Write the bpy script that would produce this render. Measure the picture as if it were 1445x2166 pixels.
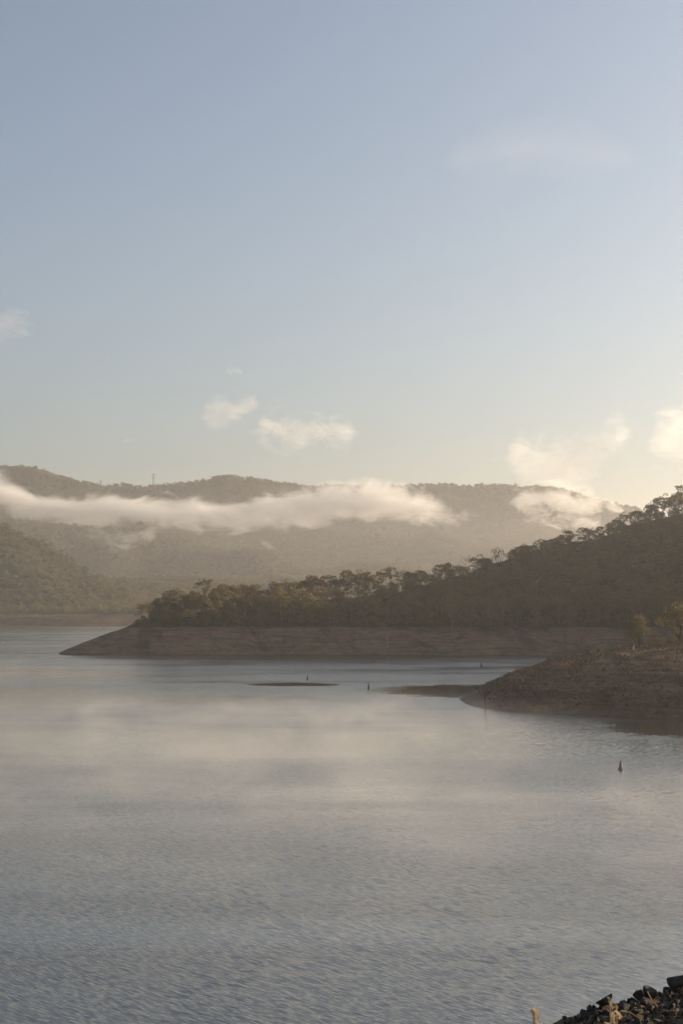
import bpy, bmesh, math, random
import numpy as np
from mathutils import Vector, Matrix

for o in list(bpy.data.objects):
    bpy.data.objects.remove(o)
SC = bpy.context.scene
COL = SC.collection
rad = math.radians

# ------------------------------------------------------------------ camera
EYE = 25.0                      # eye height above the lake, metres
F = 3610.0                      # focal length in pixels of the 1445 x 2166 photograph
PITCH = math.atan((1278 - 1083) / F)
cam_d = bpy.data.cameras.new('camera')
cam = bpy.data.objects.new('camera', cam_d)
COL.objects.link(cam)
cam.location = (0, 0, EYE)
cam.rotation_euler = (rad(90) + PITCH, 0, 0)
cam_d.sensor_fit = 'VERTICAL'
cam_d.sensor_height = 36.0
cam_d.lens = 60.0
cam_d.clip_start = 0.2
cam_d.clip_end = 80000
cam_d.dof.use_dof = True
cam_d.dof.focus_distance = 320
cam_d.dof.aperture_fstop = 16
SC.camera = cam

# ------------------------------------------------------------------ sky, sun, exposure
SUN_AZ, SUN_EL = 62.0, 14.0     # degrees right of the view direction, above the horizon
w = bpy.data.worlds.new('World')
SC.world = w
w.use_nodes = True
wn, wl = w.node_tree.nodes, w.node_tree.links
wn.clear()
sky = wn.new('ShaderNodeTexSky')
sky.sky_type = 'NISHITA'
sky.sun_disc = False
sky.sun_elevation = rad(SUN_EL)
sky.sun_rotation = rad(SUN_AZ)
sky.altitude = 300
sky.air_density = 1.0
sky.dust_density = 3.2
sky.ozone_density = 2.6
hs = wn.new('ShaderNodeHueSaturation')
hs.inputs['Saturation'].default_value = 0.8
bg = wn.new('ShaderNodeBackground')
bg.inputs['Strength'].default_value = 0.082
wo = wn.new('ShaderNodeOutputWorld')
wl.new(sky.outputs[0], hs.inputs['Color'])
wl.new(hs.outputs[0], bg.inputs[0])
wl.new(bg.outputs[0], wo.inputs[0])

sun_d = bpy.data.lights.new('sun', 'SUN')
sun_d.energy = 5.0
sun_d.angle = rad(0.6)
sun_d.color = (1.0, 0.79, 0.56)
sun = bpy.data.objects.new('sun', sun_d)
COL.objects.link(sun)
sun.rotation_euler = (rad(90 - SUN_EL), 0, rad(180 - SUN_AZ))
SC.view_settings.view_transform = 'Standard'
SC.view_settings.look = 'None'
SC.view_settings.exposure = 0.82
SC.view_settings.gamma = 1.0
SC.cycles.use_denoising = True
SC.cycles.max_bounces = 6
SC.cycles.diffuse_bounces = 2
SC.cycles.glossy_bounces = 2
SC.cycles.transmission_bounces = 2
SC.cycles.transparent_max_bounces = 16
SC.cycles.volume_bounces = 3
SC.cycles.volume_max_steps = 256
SC.cycles.sample_clamp_indirect = 4.0

# ------------------------------------------------------------------ helpers
def W(px, py, D):
    """World point D metres ahead that the photograph shows at pixel (px, py)."""
    u, v = (px - 722.5) / F, (1083 - py) / F
    cy, cz = math.cos(PITCH) - v * math.sin(PITCH), math.sin(PITCH) + v * math.cos(PITCH)
    return (D * u / cy, float(D), EYE + D * cz / cy)

def on_lake(px, py, z=0.0):
    u, v = (px - 722.5) / F, (1083 - py) / F
    cy, cz = math.cos(PITCH) - v * math.sin(PITCH), math.sin(PITCH) + v * math.cos(PITCH)
    D = (z - EYE) * cy / cz
    return (D * u / cy, D, z)

def tag(o, label=None, cat=None, group=None, kind=None):
    if label: o['label'] = label
    if cat: o['category'] = cat
    if group: o['group'] = group
    if kind: o['kind'] = kind
    return o

def mesh_obj(name, verts, faces, mat=None, parent=None, smooth=False):
    me = bpy.data.meshes.new(name)
    if isinstance(verts, np.ndarray):
        verts = verts.tolist()
    me.from_pydata(verts, [], faces)
    if mat: me.materials.append(mat)
    if smooth:
        me.polygons.foreach_set('use_smooth', [True] * len(me.polygons))
    me.update()
    o = bpy.data.objects.new(name, me)
    COL.objects.link(o)
    if parent: o.parent = parent
    return o

def empty(name, loc=(0, 0, 0), rz=0.0):
    o = bpy.data.objects.new(name, None)
    o.empty_display_size = 0.5
    o.location = loc
    o.rotation_euler = (0, 0, rz)
    COL.objects.link(o)
    return o

def copy_tree(o, parent=None):
    c = o.copy(); COL.objects.link(c)
    c.parent = parent
    for ch in list(o.children):
        copy_tree(ch, c)
    return c

# numpy value noise
def _hash(ix, iy, seed):
    h = (ix.astype(np.int64) * 374761393 + iy.astype(np.int64) * 668265263 + seed * 974634777) & 0xffffffff
    h = ((h ^ (h >> 13)) * 1274126177) & 0xffffffff
    return ((h ^ (h >> 16)) & 0xffff) / 65535.0
def vnoise(x, y, seed=0):
    ix, iy = np.floor(x), np.floor(y)
    fx, fy = x - ix, y - iy
    fx, fy = fx * fx * (3 - 2 * fx), fy * fy * (3 - 2 * fy)
    a = _hash(ix, iy, seed); b = _hash(ix + 1, iy, seed)
    c = _hash(ix, iy + 1, seed); d = _hash(ix + 1, iy + 1, seed)
    return (a * (1 - fx) + b * fx) * (1 - fy) + (c * (1 - fx) + d * fx) * fy
def fbm(x, y, scale, octaves=4, seed=0, ridge=False):
    s, a, t = 0.0, 1.0, 0.0
    x, y = x / scale, y / scale
    for k in range(octaves):
        n = vnoise(x, y, seed + k * 17)
        if ridge: n = 1 - abs(2 * n - 1)
        s = s + a * n; t += a; a *= 0.5
        x, y = x * 2.03 + 5.1, y * 2.03 + 1.7
    return s / t - 0.5

def poly_sd(X, Y, poly):
    """Signed distance to a closed polygon, positive inside."""
    d2 = np.full(X.shape, 1e18); inside = np.zeros(X.shape, bool)
    n = len(poly)
    for i in range(n):
        ax, ay = poly[i]; bx, by = poly[(i + 1) % n]
        ex, ey = bx - ax, by - ay
        t = np.clip(((X - ax) * ex + (Y - ay) * ey) / (ex * ex + ey * ey), 0, 1)
        d2 = np.minimum(d2, (X - ax - t * ex) ** 2 + (Y - ay - t * ey) ** 2)
        if ay != by:
            c = ((ay > Y) != (by > Y)) & (X < (bx - ax) * (Y - ay) / (by - ay) + ax)
            inside ^= c
    return np.where(inside, 1, -1) * np.sqrt(d2)

def ridge_field(X, Y, pts, front, back):
    """Height of a ridge: the crest's height less slope times distance from the crest line."""
    out = np.full(X.shape, -1e9)
    for (a, b) in zip(pts[:-1], pts[1:]):
        ex, ey = b[0] - a[0], b[1] - a[1]
        t = np.clip(((X - a[0]) * ex + (Y - a[1]) * ey) / (ex * ex + ey * ey), 0, 1)
        cx, cy = a[0] + t * ex, a[1] + t * ey
        d = np.hypot(X - cx, Y - cy)
        z = a[2] + t * (b[2] - a[2])
        out = np.maximum(out, z - np.where(Y < cy, front, back) * (np.sqrt(d * d + 100) - 10))
    return out

def grid_mesh(name, x0, x1, y0, y1, step, hf, mat, cut=None):
    xs = np.arange(x0, x1 + step * .5, step); ys = np.arange(y0, y1 + step * .5, step)
    X, Y = np.meshgrid(xs, ys)
    Z = hf(X, Y)
    nx, ny = len(xs), len(ys)
    V = np.stack([X.ravel(), Y.ravel(), Z.ravel()], 1)
    i = np.arange(nx * ny).reshape(ny, nx)
    Q = np.stack([i[:-1, :-1].ravel(), i[:-1, 1:].ravel(), i[1:, 1:].ravel(), i[1:, :-1].ravel()], 1)
    if cut is not None:
        Q = Q[(V[Q][:, :, 2].max(1) > cut)]
        used, inv = np.unique(Q, return_inverse=True)
        V = V[used]; Q = inv.reshape(-1, 4)
    return mesh_obj(name, V, Q.tolist(), mat, smooth=True)

# ------------------------------------------------------------------ materials
class NT:
    """A small writer of node trees."""
    def __init__(s, name, world=False):
        s.m = bpy.data.materials.new(name); s.m.use_nodes = True
        s.t = s.m.node_tree; s.t.nodes.clear()
        s.out = s.t.nodes.new('ShaderNodeOutputMaterial')
    def n(s, typ, **kw):
        nd = s.t.nodes.new(typ)
        for k, v in kw.items(): setattr(nd, k, v)
        return nd
    def link(s, a, b): s.t.links.new(a, b)
    def put(s, sock, v):
        if isinstance(v, bpy.types.NodeSocket): s.link(v, sock)
        else: sock.default_value = v
    def math(s, op, a, b=None, c=None, clamp=False):
        nd = s.n('ShaderNodeMath', operation=op, use_clamp=clamp)
        s.put(nd.inputs[0], a)
        if b is not None: s.put(nd.inputs[1], b)
        if c is not None: s.put(nd.inputs[2], c)
        return nd.outputs[0]
    def vmath(s, op, a, b=None, scale=None):
        nd = s.n('ShaderNodeVectorMath', operation=op)
        s.put(nd.inputs[0], a)
        if b is not None: s.put(nd.inputs[1], b)
        if scale is not None: s.put(nd.inputs['Scale'], scale)
        return nd.outputs['Value'] if op in ('LENGTH', 'DOT_PRODUCT') else nd.outputs[0]
    def sep(s, v):
        nd = s.n('ShaderNodeSeparateXYZ'); s.put(nd.inputs[0], v); return nd.outputs
    def comb(s, x, y, z):
        nd = s.n('ShaderNodeCombineXYZ')
        for k, v in enumerate((x, y, z)): s.put(nd.inputs[k], v)
        return nd.outputs[0]
    def noise(s, vec, scale, detail=3, rough=.55, dist=0.0, color=False):
        nd = s.n('ShaderNodeTexNoise')
        s.put(nd.inputs['Vector'], vec)
        nd.inputs['Scale'].default_value = scale
        nd.inputs['Detail'].default_value = detail
        nd.inputs['Roughness'].default_value = rough
        nd.inputs['Distortion'].default_value = dist
        return nd.outputs[1 if color else 0]
    def ramp(s, fac, stops, interp='LINEAR'):
        nd = s.n('ShaderNodeValToRGB'); s.put(nd.inputs[0], fac)
        cr = nd.color_ramp; cr.interpolation = interp
        while len(cr.elements) < len(stops): cr.elements.new(0.5)
        for e, (p, c) in zip(cr.elements, stops):
            e.position = p
            e.color = (c, c, c, 1) if isinstance(c, (int, float)) else (*c, 1)
        return nd.outputs[0]
    def smooth(s, v, lo, hi, a=0.0, b=1.0):
        nd = s.n('ShaderNodeMapRange', interpolation_type='SMOOTHSTEP')
        s.put(nd.inputs[0], v)
        for k, q in zip((1, 2, 3, 4), (lo, hi, a, b)): s.put(nd.inputs[k], q)
        return nd.outputs[0]
    def mix(s, f, a, b, blend='MIX'):
        nd = s.n('ShaderNodeMix', data_type='RGBA', blend_type=blend)
        s.put(nd.inputs[0], f)
        for k, v in ((6, a), (7, b)):
            if isinstance(v, tuple): v = (*v, 1) if len(v) == 3 else v
            s.put(nd.inputs[k], v)
        return nd.outputs[2]
    def curve(s, x, pts):
        nd = s.n('ShaderNodeFloatCurve'); s.put(nd.inputs['Value'], x)
        c = nd.mapping.curves[0]
        c.points[0].location = pts[0]; c.points[1].location = pts[-1]
        for p in pts[1:-1]: c.points.new(*p)
        nd.mapping.update()
        return nd.outputs[0]
    def pos(s): return s.n('ShaderNodeNewGeometry').outputs['Position']
    def obj(s): return s.n('ShaderNodeTexCoord').outputs['Object']
    def bsdf(s, color, rough=.9, spec=.2, normal=None):
        b = s.n('ShaderNodeBsdfPrincipled')
        if isinstance(color, tuple): color = (*color, 1)
        s.put(b.inputs['Base Color'], color); s.put(b.inputs['Roughness'], rough)
        s.put(b.inputs['Specular IOR Level'], spec)
        if normal is not None: s.put(b.inputs['Normal'], normal)
        return b.outputs[0]
    def bump(s, h, strength=1.0, dist=1.0):
        b = s.n('ShaderNodeBump'); s.put(b.inputs['Height'], h)
        b.inputs['Strength'].default_value = strength; b.inputs['Distance'].default_value = dist
        return b.outputs[0]
    def done(s, surf=None, vol=None):
        if surf is not None: s.link(surf, s.out.inputs[0])
        if vol is not None: s.link(vol, s.out.inputs[1])
        return s.m

def soil_material(name, top, floor_col, detail=1.0, tone=1.0):
    """Bare drawn-down lake bank below the old water line TOP, forest litter above it."""
    t = NT(name)
    p = t.pos(); x, y, z = t.sep(p)[:3]
    big = t.noise(p, .035 * detail, 4, .6)
    mid = t.noise(p, .16 * detail, 5, .65, .6)
    fine = t.noise(p, .9 * detail, 4, .7)
    # old water lines: thin level bands on the bank
    zz = t.math('ADD', z, t.math('MULTIPLY', t.math('SUBTRACT', big, .5), 2.2))
    st = t.noise(t.comb(t.math('MULTIPLY', x, .035), t.math('MULTIPLY', y, .035), zz), 1.1, 4, .7)
    c = t.ramp(mid, [(.30, (.040 * tone, .027 * tone, .020 * tone)), (.48, (.115 * tone, .068 * tone, .042 * tone)), (.62, (.165 * tone, .098 * tone, .058 * tone)), (.78, (.20 * tone, .135 * tone, .088 * tone))])
    c = t.mix(t.ramp(st, [(.48, 0), (.62, .5)]), c, (.21 * tone, .155 * tone, .105 * tone))
    c = t.mix(t.ramp(st, [(.32, .5), (.46, 0)]), c, (.040 * tone, .030 * tone, .024 * tone))
    c = t.mix(t.ramp(big, [(.52, 0), (.66, .6)]), c, (.135 * tone, .060 * tone, .034 * tone))     # red clay showing
    c = t.mix(t.ramp(fine, [(.60, 0), (.70, .55)]), c, (.21 * tone, .175 * tone, .13 * tone))     # pale stones, dead grass
    c = t.mix(t.ramp(fine, [(.30, .6), (.40, 0)]), c, (.028, .023, .018))
    wet = t.smooth(z, .05, .8, 1, 0)
    c = t.mix(t.math('MULTIPLY', wet, .55), c, (.025, .018, .014))
    zf = t.math('ADD', z, t.math('MULTIPLY', t.math('SUBTRACT', mid, .5), 5.0))
    c = t.mix(t.smooth(zf, top - .8, top + .8), c, floor_col)
    # scrub and runnels that run down the slope
    run = t.noise(t.comb(t.math('ADD', t.math('MULTIPLY', x, .055 * detail), t.math('MULTIPLY', z, .05)), t.math('MULTIPLY', y, .018), t.math('MULTIPLY', z, .03)), 1.0, 5, .65, .4)
    c = t.mix(t.math('MULTIPLY', t.ramp(run, [(.52, 0), (.64, .75)]), t.smooth(z, .5, 3)), c, (.034, .030, .020))
    h = t.math('ADD', t.math('MULTIPLY', mid, 1.2 / detail), t.math('MULTIPLY', fine, .35 / detail))
    return t.done(t.bsdf(c, .95, .1, t.bump(h, .9)))

def leaf_material(name, dark, light, trans, patch=None):
    t = NT(name)
    oi = t.n('ShaderNodeObjectInfo')
    p = t.obj()
    n1 = t.noise(p, .55, 3, .6); 
    f = t.math('ADD', t.math('MULTIPLY', n1, .75), t.math('MULTIPLY', oi.outputs['Random'], .35))
    if patch: f = t.math('ADD', f, t.math('MULTIPLY', t.math('SUBTRACT', t.noise(t.pos(), patch, 4, .6), .5), 1.8))
    c = t.mix(t.smooth(f, .25, .85), dark, light)
    tr = t.n('ShaderNodeBsdfTranslucent'); t.put(tr.inputs[0], t.mix(.5, c, trans))
    ms = t.n('ShaderNodeMixShader'); ms.inputs[0].default_value = .42
    t.link(t.bsdf(c, .55, .35), ms.inputs[1]); t.link(tr.outputs[0], ms.inputs[2])
    return t.done(ms.outputs[0])

def bark_material(name, a, b):
    t = NT(name); p = t.obj()
    n = t.noise(t.vmath('MULTIPLY', p, (3, 3, .5)), 1.2, 4, .6)
    return t.done(t.bsdf(t.mix(t.smooth(n, .35, .65), a, b), .85, .15, t.bump(n, .5, .1)))

M_SOIL = soil_material('bare_bank', 13.5, (.022, .021, .012), 1.0, 1.22)
M_SOIL_NEAR = soil_material('bare_headland', 60, (.05, .04, .03), 2.2, 1.05)
M_SOIL_FAR = soil_material('far_bank', 13.0, (.028, .028, .016), .5)
M_LEAF = leaf_material('gum_leaves', (.024, .028, .013), (.100, .088, .032), (.30, .21, .045))
M_LEAF2 = leaf_material('olive_leaves', (.028, .026, .013), (.115, .090, .034), (.34, .21, .045))
M_LEAF_Y = leaf_material('sun_gilded_leaves', (.045, .040, .015), (.115, .095, .032), (.26, .185, .045))  # brighter, yellower leaf colour stands in for low sun on these crowns
M_LEAF_R = leaf_material('rusty_leaves', (.060, .034, .018), (.13, .07, .03), (.28, .13, .04))
M_BARK = bark_material('pale_bark', (.10, .08, .06), (.26, .22, .18))
M_BARK_D = bark_material('dark_bark', (.028, .021, .016), (.07, .055, .042))
M_BARK_W = bark_material('bleached_wood', (.20, .17, .14), (.34, .30, .26))

# ------------------------------------------------------------------ the lake and its bed
def water_material():
    t = NT('lake_water')
    p = t.pos(); x, y, _ = t.sep(p)[:3]
    def rotated(ang, sx, sy):
        ca, sa = math.cos(rad(ang)), math.sin(rad(ang))
        u = t.math('ADD', t.math('MULTIPLY', x, ca), t.math('MULTIPLY', y, sa))
        v = t.math('SUBTRACT', t.math('MULTIPLY', y, ca), t.math('MULTIPLY', x, sa))
        return t.comb(t.math('MULTIPLY', u, sx), t.math('MULTIPLY', v, sy), 0.0), (ca, sa)
    warp = t.noise(p, .05, 2, .5, color=True)
    # wavelets: crests long across the wind
    sl = []
    for (ang, sx, sy, k, seed) in ((-56, .75, 5.4, .70, 0), (-42, 1.0, 7.2, .55, 31), (-68, .35, 2.6, .26, 77)):
        vec, (ca, sa) = rotated(ang, sx, sy)
        vec = t.vmath('ADD', vec, t.vmath('SCALE', warp, scale=4.0))
        vec = t.vmath('ADD', vec, (seed, seed * .37, 0))
        a = t.math('MULTIPLY', t.math('SUBTRACT', t.noise(vec, 1.0, 2, .5), .5), k)
        sl.append((t.math('MULTIPLY', a, -sa), t.math('MULTIPLY', a, ca)))
    ch = t.sep(t.noise(p, 4.2, 2, .6, color=True))
    cx = t.math('MULTIPLY', t.math('SUBTRACT', ch[0], .5), .12)
    cy = t.math('MULTIPLY', t.math('SUBTRACT', ch[1], .5), .14)
    sx_, sy_ = cx, cy
    for a, b in sl:
        sx_ = t.math('ADD', sx_, a); sy_ = t.math('ADD', sy_, b)
    # wind: gust patches make rougher and smoother water
    wv = t.comb(t.math('MULTIPLY', x, .006), t.math('MULTIPLY', y, .018), 0.0)
    gust = t.noise(wv, 1.0, 4, .55, .6)
    amp = t.smooth(gust, .34, .66, .48, 1.22)
    # calm, wind-sheltered slicks
    edge = t.math('MULTIPLY', t.math('SUBTRACT', t.noise(t.comb(t.math('MULTIPLY', x, .09), t.math('MULTIPLY', y, .10), 0.0), 1.0, 6, .8), .5), 1.1)
    def slick(cx0, cy0, rx, ry, ang, soft=.35, edge_k=1.0):
        ca, sa = math.cos(rad(ang)), math.sin(rad(ang))
        dx, dy = t.math('SUBTRACT', x, cx0), t.math('SUBTRACT', y, cy0)
        u = t.math('DIVIDE', t.math('ADD', t.math('MULTIPLY', dx, ca), t.math('MULTIPLY', dy, sa)), rx)
        v = t.math('DIVIDE', t.math('SUBTRACT', t.math('MULTIPLY', dy, ca), t.math('MULTIPLY', dx, sa)), ry)
        r = t.math('SQRT', t.math('ADD', t.math('MULTIPLY', u, u), t.math('MULTIPLY', v, v)))
        r = t.math('ADD', r, t.math('MULTIPLY', edge, edge_k))
        return t.smooth(r, 1 - soft, 1 + soft * .3, 1, 0)
    calm = None
    for s in SLICKS:
        q = slick(*s)
        calm = q if calm is None else t.math('MAXIMUM', calm, q)
    amp = t.math('MULTIPLY', amp, t.math('SUBTRACT', 1.0, t.math('MULTIPLY', calm, .94)))
    # calmer strip under the near bank
    amp = t.math('MULTIPLY', amp, t.smooth(t.math('ADD', t.math('ADD', t.math('MULTIPLY', x, -1.0), t.math('MULTIPLY', y, .55)), t.math('MULTIPLY', edge, 12)), 38, 52, .38, 1.0))
    nv = t.comb(t.math('MULTIPLY', sx_, amp), t.math('MULTIPLY', sy_, amp), 1.0)
    nrm = t.vmath('NORMALIZE', nv)
    rough = t.math('ADD', .04, t.math('MULTIPLY', amp, .16))
    b = t.n('ShaderNodeBsdfPrincipled')
    b.inputs['Base Color'].default_value = (.030, .032, .025, 1)
    b.inputs['IOR'].default_value = 1.62
    t.link(rough, b.inputs['Roughness']); t.link(nrm, b.inputs['Normal'])
    return t.done(b.outputs[0])

_a, _b = on_lake(505, 1446), on_lake(710, 1451)
_c = on_lake(900, 1463)
SLICKS = [  # centre x, centre y, half length, half width, angle, softness, edge noise
    ((_a[0] + _b[0]) / 2 + 2, (_a[1] + _b[1]) / 2 + 2, 17, 13, -12, .3, .9),
    (40, 494, 33, 46, 8, .3, 1.2),
    (92, 342, 46, 34, -12, .4, 1.4),
]
M_WATER = water_material()
water = mesh_obj('water', [(-2600, -400, 0), (2600, -400, 0), (2600, 3400, 0), (-2600, 3400, 0)], [(0, 1, 2, 3)], M_WATER)
tag(water, kind='structure')

ground = grid_mesh('ground', -12000, 12000, -12000, 12000, 600, lambda X, Y: -9 + 0 * X, M_SOIL_FAR)
tag(ground, kind='structure')

# ------------------------------------------------------------------ far hills
def R(*pts): return [W(*p) for p in pts]
RIDGES = [
    (R((-2600, 960, 5200), (-900, 975, 4600), (-300, 985, 4350), (0, 990, 4250), (60, 993, 4230), (130, 1012, 4210), (190, 1028, 4200), (225, 1036, 4200), (255, 1030, 4200), (300, 1036, 4200),
       (340, 1029, 4200), (390, 1026, 4210), (480, 1015, 4230), (560, 1019, 4240), (640, 1027, 4240), (700, 1031, 4250), (800, 1032, 4250), (900, 1033, 4250), (1000, 1033, 4250),
       (1100, 1034, 4240), (1160, 1036, 4230), (1200, 1048, 4210), (1260, 1066, 4180), (1320, 1086, 4150), (1400, 1110, 4120), (1600, 1150, 4100), (2000, 1160, 4200), (3200, 1100, 4600)), .42, .35),
    (R((-700, 1090, 3200), (-250, 1100, 3250), (0, 1112, 3300), (150, 1112, 3320), (300, 1116, 3340), (360, 1128, 3330), (410, 1146, 3300), (480, 1172, 3250), (560, 1205, 3150), (640, 1240, 3050)), .40, .5),
    (R((-900, 1040, 2500), (-300, 1080, 2450), (-60, 1130, 2420), (60, 1172, 2400), (130, 1205, 2370), (200, 1235, 2330), (260, 1263, 2290), (320, 1284, 2250), (370, 1305, 2220)), .38, .45),
    (R((560, 1245, 3200), (680, 1205, 3250), (770, 1185, 3300), (830, 1196, 3250), (880, 1212, 3200), (960, 1240, 3120), (1020, 1262, 3050)), .40, .5),
    (R((700, 1120, 3900), (900, 1150, 3700), (1100, 1190, 3500), (1400, 1220, 3300), (2400, 1180, 3300)), .36, .5),
]
def h_hills(X, Y):
    fs = [ridge_field(X, Y, p, a, b) for p, a, b in RIDGES]
    m = fs[0]
    for f in fs[1:]:
        k = 30.0
        hh = np.clip(.5 + .5 * (f - m) / k, 0, 1)
        m = m * (1 - hh) + f * hh + k * hh * (1 - hh) * .6
    shore = 2003 + 26 * np.sin(X / 170.0) + 40 * fbm(X, Y, 160, 3, 5) + np.clip(X - 250, 0, 4000) * .5
    bank = np.clip((Y - shore) * .22, -10, 13) + np.clip(Y - shore - 60, 0, 5000) * .05
    g = np.maximum(m, np.minimum(bank, 13 + (Y - shore) * .05))
    g = np.minimum(g, np.where(Y > shore, 13 + (Y - shore - 55) * .55, bank))
    g = np.where(Y - shore < 58, np.minimum(g, bank), g)
    amp = np.clip((g - 12) / 60, 0, 1)
    g = g + amp * (fbm(X, Y, 330, 4, 11, True) * 72 * np.clip(abs(m - fs[0]) * 0 + 1, 0, 1) * (1 - np.clip(g - 250, 0, 60) / 75)) + amp * fbm(X, Y, 60, 3, 3) * 6
    return g
hills = grid_mesh('hills', -1900, 2100, 1900, 5200, 14, h_hills, M_SOIL_FAR, cut=-8.9)
tag(hills, kind='structure')

# ------------------------------------------------------------------ the wooded peninsula and the hill it runs out from
PEN = [(-140, 846), (-112, 838), (-85, 836), (-40, 838), (0, 837), (35, 838), (58, 826), (80, 830), (105, 824), (128, 822), (160, 800), (176, 760), (190, 690), (230, 640), (300, 560),
       (400, 420), (420, 200), (1000, 150), (1000, 1700), (400, 1700), (150, 1380), (0, 1180), (-80, 1080), (-120, 1010), (-139, 940), (-145, 885)]
CREST = [W(*p) for p in ((318, 1318, 895), (350, 1312, 905), (430, 1302, 925), (500, 1293, 935), (600, 1282, 945), (700, 1270, 958), (830, 1258, 970), (930, 1246, 985), (1000, 1234, 1000),
         (1060, 1226, 1010), (1150, 1204, 1030), (1240, 1180, 1050), (1330, 1146, 1075), (1400, 1107, 1095), (1445, 1086, 1110))]
CREST_SHADE = [CREST[-1],
        (300, 1112, 106), (430, 1100, 134), (560, 1000, 152), (650, 840, 168), (720, 660, 172), (760, 400, 168)]  # unseen ridge added at right, heights set to shade bank and headland
def h_pen(X, Y):
    d = poly_sd(X, Y, PEN) + fbm(X, Y, 34, 4, 8) * 5
    rf = np.maximum(ridge_field(X, Y, CREST, .30, .42), ridge_field(X, Y, CREST_SHADE, .55, .42))
    d0 = 42
    bank = np.where(d < d0, 13.2 * (np.clip(d, 0, d0) / d0) ** .85, 13.2 + (d - d0) * .07)
    bank = np.where(d < 0, d * .3, bank)
    rise = np.minimum(rf, 13 + (d - d0 + 4) * .55)
    g = np.maximum(bank, np.where(d > d0 - 8, rise, bank))
    gul = fbm(X, Y, 55, 4, 21, True)
    g = g + np.clip(d / 26, 0, 1) * (gul * 4.0 + fbm(X, Y, 17, 3, 61, True) * 1.6 + fbm(X + Y * .5, Y * .3, 24, 4, 91, True) * 4.0) + np.clip((g - 20) / 30, 0, 1) * fbm(X, Y, 90, 3, 4, True) * 4.5
    # terraces cut by waves as the lake fell
    tz = np.where((g > .3) & (g < 13), .07 * np.sin(g * 5.2), 0)
    return np.maximum(g + tz, -8)
pen = grid_mesh('peninsula', -170, 1000, 160, 1560, 4, h_pen, M_SOIL, cut=-7.9)
tag(pen, kind='structure')

# ------------------------------------------------------------------ the bare headland in front
HEAD = [on_lake(972, 1479)[:2], on_lake(985, 1488)[:2], on_lake(1003, 1495)[:2], on_lake(1050, 1503)[:2], on_lake(1120, 1508)[:2], on_lake(1230, 1514)[:2], on_lake(1340, 1519)[:2], on_lake(1445, 1522)[:2],
        (110, 362), (200, 345), (330, 335), (460, 330), (460, 700), (240, 690), (150, 650), (110, 600), (82, 570), (62, 548), on_lake(1060, 1449)[:2], on_lake(1010, 1462)[:2]]
def h_head(X, Y):
    d = poly_sd(X, Y, HEAD)
    d = d + np.clip(d / 15, 0, 1) * fbm(X, Y, 30, 4, 40) * 9
    g = 15.0 * (1 - np.exp(-np.clip(d, 0, 999) / 26.0)) * 1.0
    g = np.minimum(g, 13.7 + .2 * fbm(X, Y, 20, 2, 2))
    g = np.where(d < 0, d * .25, g)
    e = np.clip(d / 10, 0, 1) * np.clip((14.6 - g) / 3, 0, 1)
    g = g + e * (fbm(X, Y, 26, 4, 50, True) * 2.6 + fbm(X, Y, 7, 3, 51) * .9 + fbm(X, Y, 1.8, 2, 52) * .25)
    g = g + np.where((g > .3) & (g < 12), .10 * np.sin(g * 6.5), 0)
    return np.maximum(g, -8)
head = grid_mesh('headland', 20, 300, 330, 720, 1.0, h_head, M_SOIL_NEAR, cut=-7.9)
tag(head, kind='structure')

def hat(f, x, y): return float(f(np.array([[x]], float), np.array([[y]], float))[0, 0])

# ------------------------------------------------------------------ tree makers
def tube(V, Fc, pts, radii, n=6):
    base0 = len(V)
    prev = None
    for k, (p, r) in enumerate(zip(pts, radii)):
        p = Vector(p)
        q = Vector(pts[min(k + 1, len(pts) - 1)]) - Vector(pts[max(k - 1, 0)])
        q.normalize()
        a = q.cross(Vector((0.31, 0.95, 0.02))).normalized(); b = q.cross(a)
        for i in range(n):
            t = 2 * math.pi * i / n
            V.append(tuple(p + a * (r * math.cos(t)) + b * (r * math.sin(t))))
        if k:
            s = base0 + (k - 1) * n
            for i in range(n):
                j = (i + 1) % n
                Fc.append((s + i, s + j, s + n + j, s + n + i))
    Fc.append(tuple(base0 + i for i in range(n))[::-1])
    e = base0 + (len(pts) - 1) * n
    Fc.append(tuple(e + i for i in range(n)))

def limb(rng, a, b, bend=.12, n=4):
    a, b = Vector(a), Vector(b); L = (b - a).length
    off = Vector((rng.uniform(-1, 1), rng.uniform(-1, 1), rng.uniform(-.2, .6))) * L * bend
    return [tuple(a.lerp(b, t) + off * math.sin(math.pi * t)) for t in [k / n for k in range(n + 1)]]

def clump(rng, V, Fc, c, r, flat, count, size):
    for _ in range(count):
        u = rng.uniform(0, 2 * math.pi); cz = rng.uniform(-.45, 1)
        s = math.sqrt(max(0, 1 - cz * cz)); rr = r * (rng.uniform(.45, 1.0) ** .5) * rng.uniform(.85, 1.12)
        p = Vector(c) + Vector((s * math.cos(u) * rr, s * math.sin(u) * rr, cz * rr * flat))
        nrm = Vector((rng.gauss(0, 1), rng.gauss(0, 1), rng.gauss(0, 1) + .3)).normalized()
        t = nrm.orthogonal().normalized()
        t.rotate(Matrix.Rotation(rng.uniform(0, 6.28), 3, nrm)); b = nrm.cross(t)
        w_, h_ = size * rng.uniform(.6, 1.3), size * rng.uniform(.35, .8)
        i = len(V)
        V.extend([tuple(p - t * w_ * .5), tuple(p + b * h_ * .5 + nrm * h_ * .15), tuple(p + t * w_ * .5), tuple(p - b * h_ * .5)])
        Fc.append((i, i + 1, i + 2, i + 3))

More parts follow.
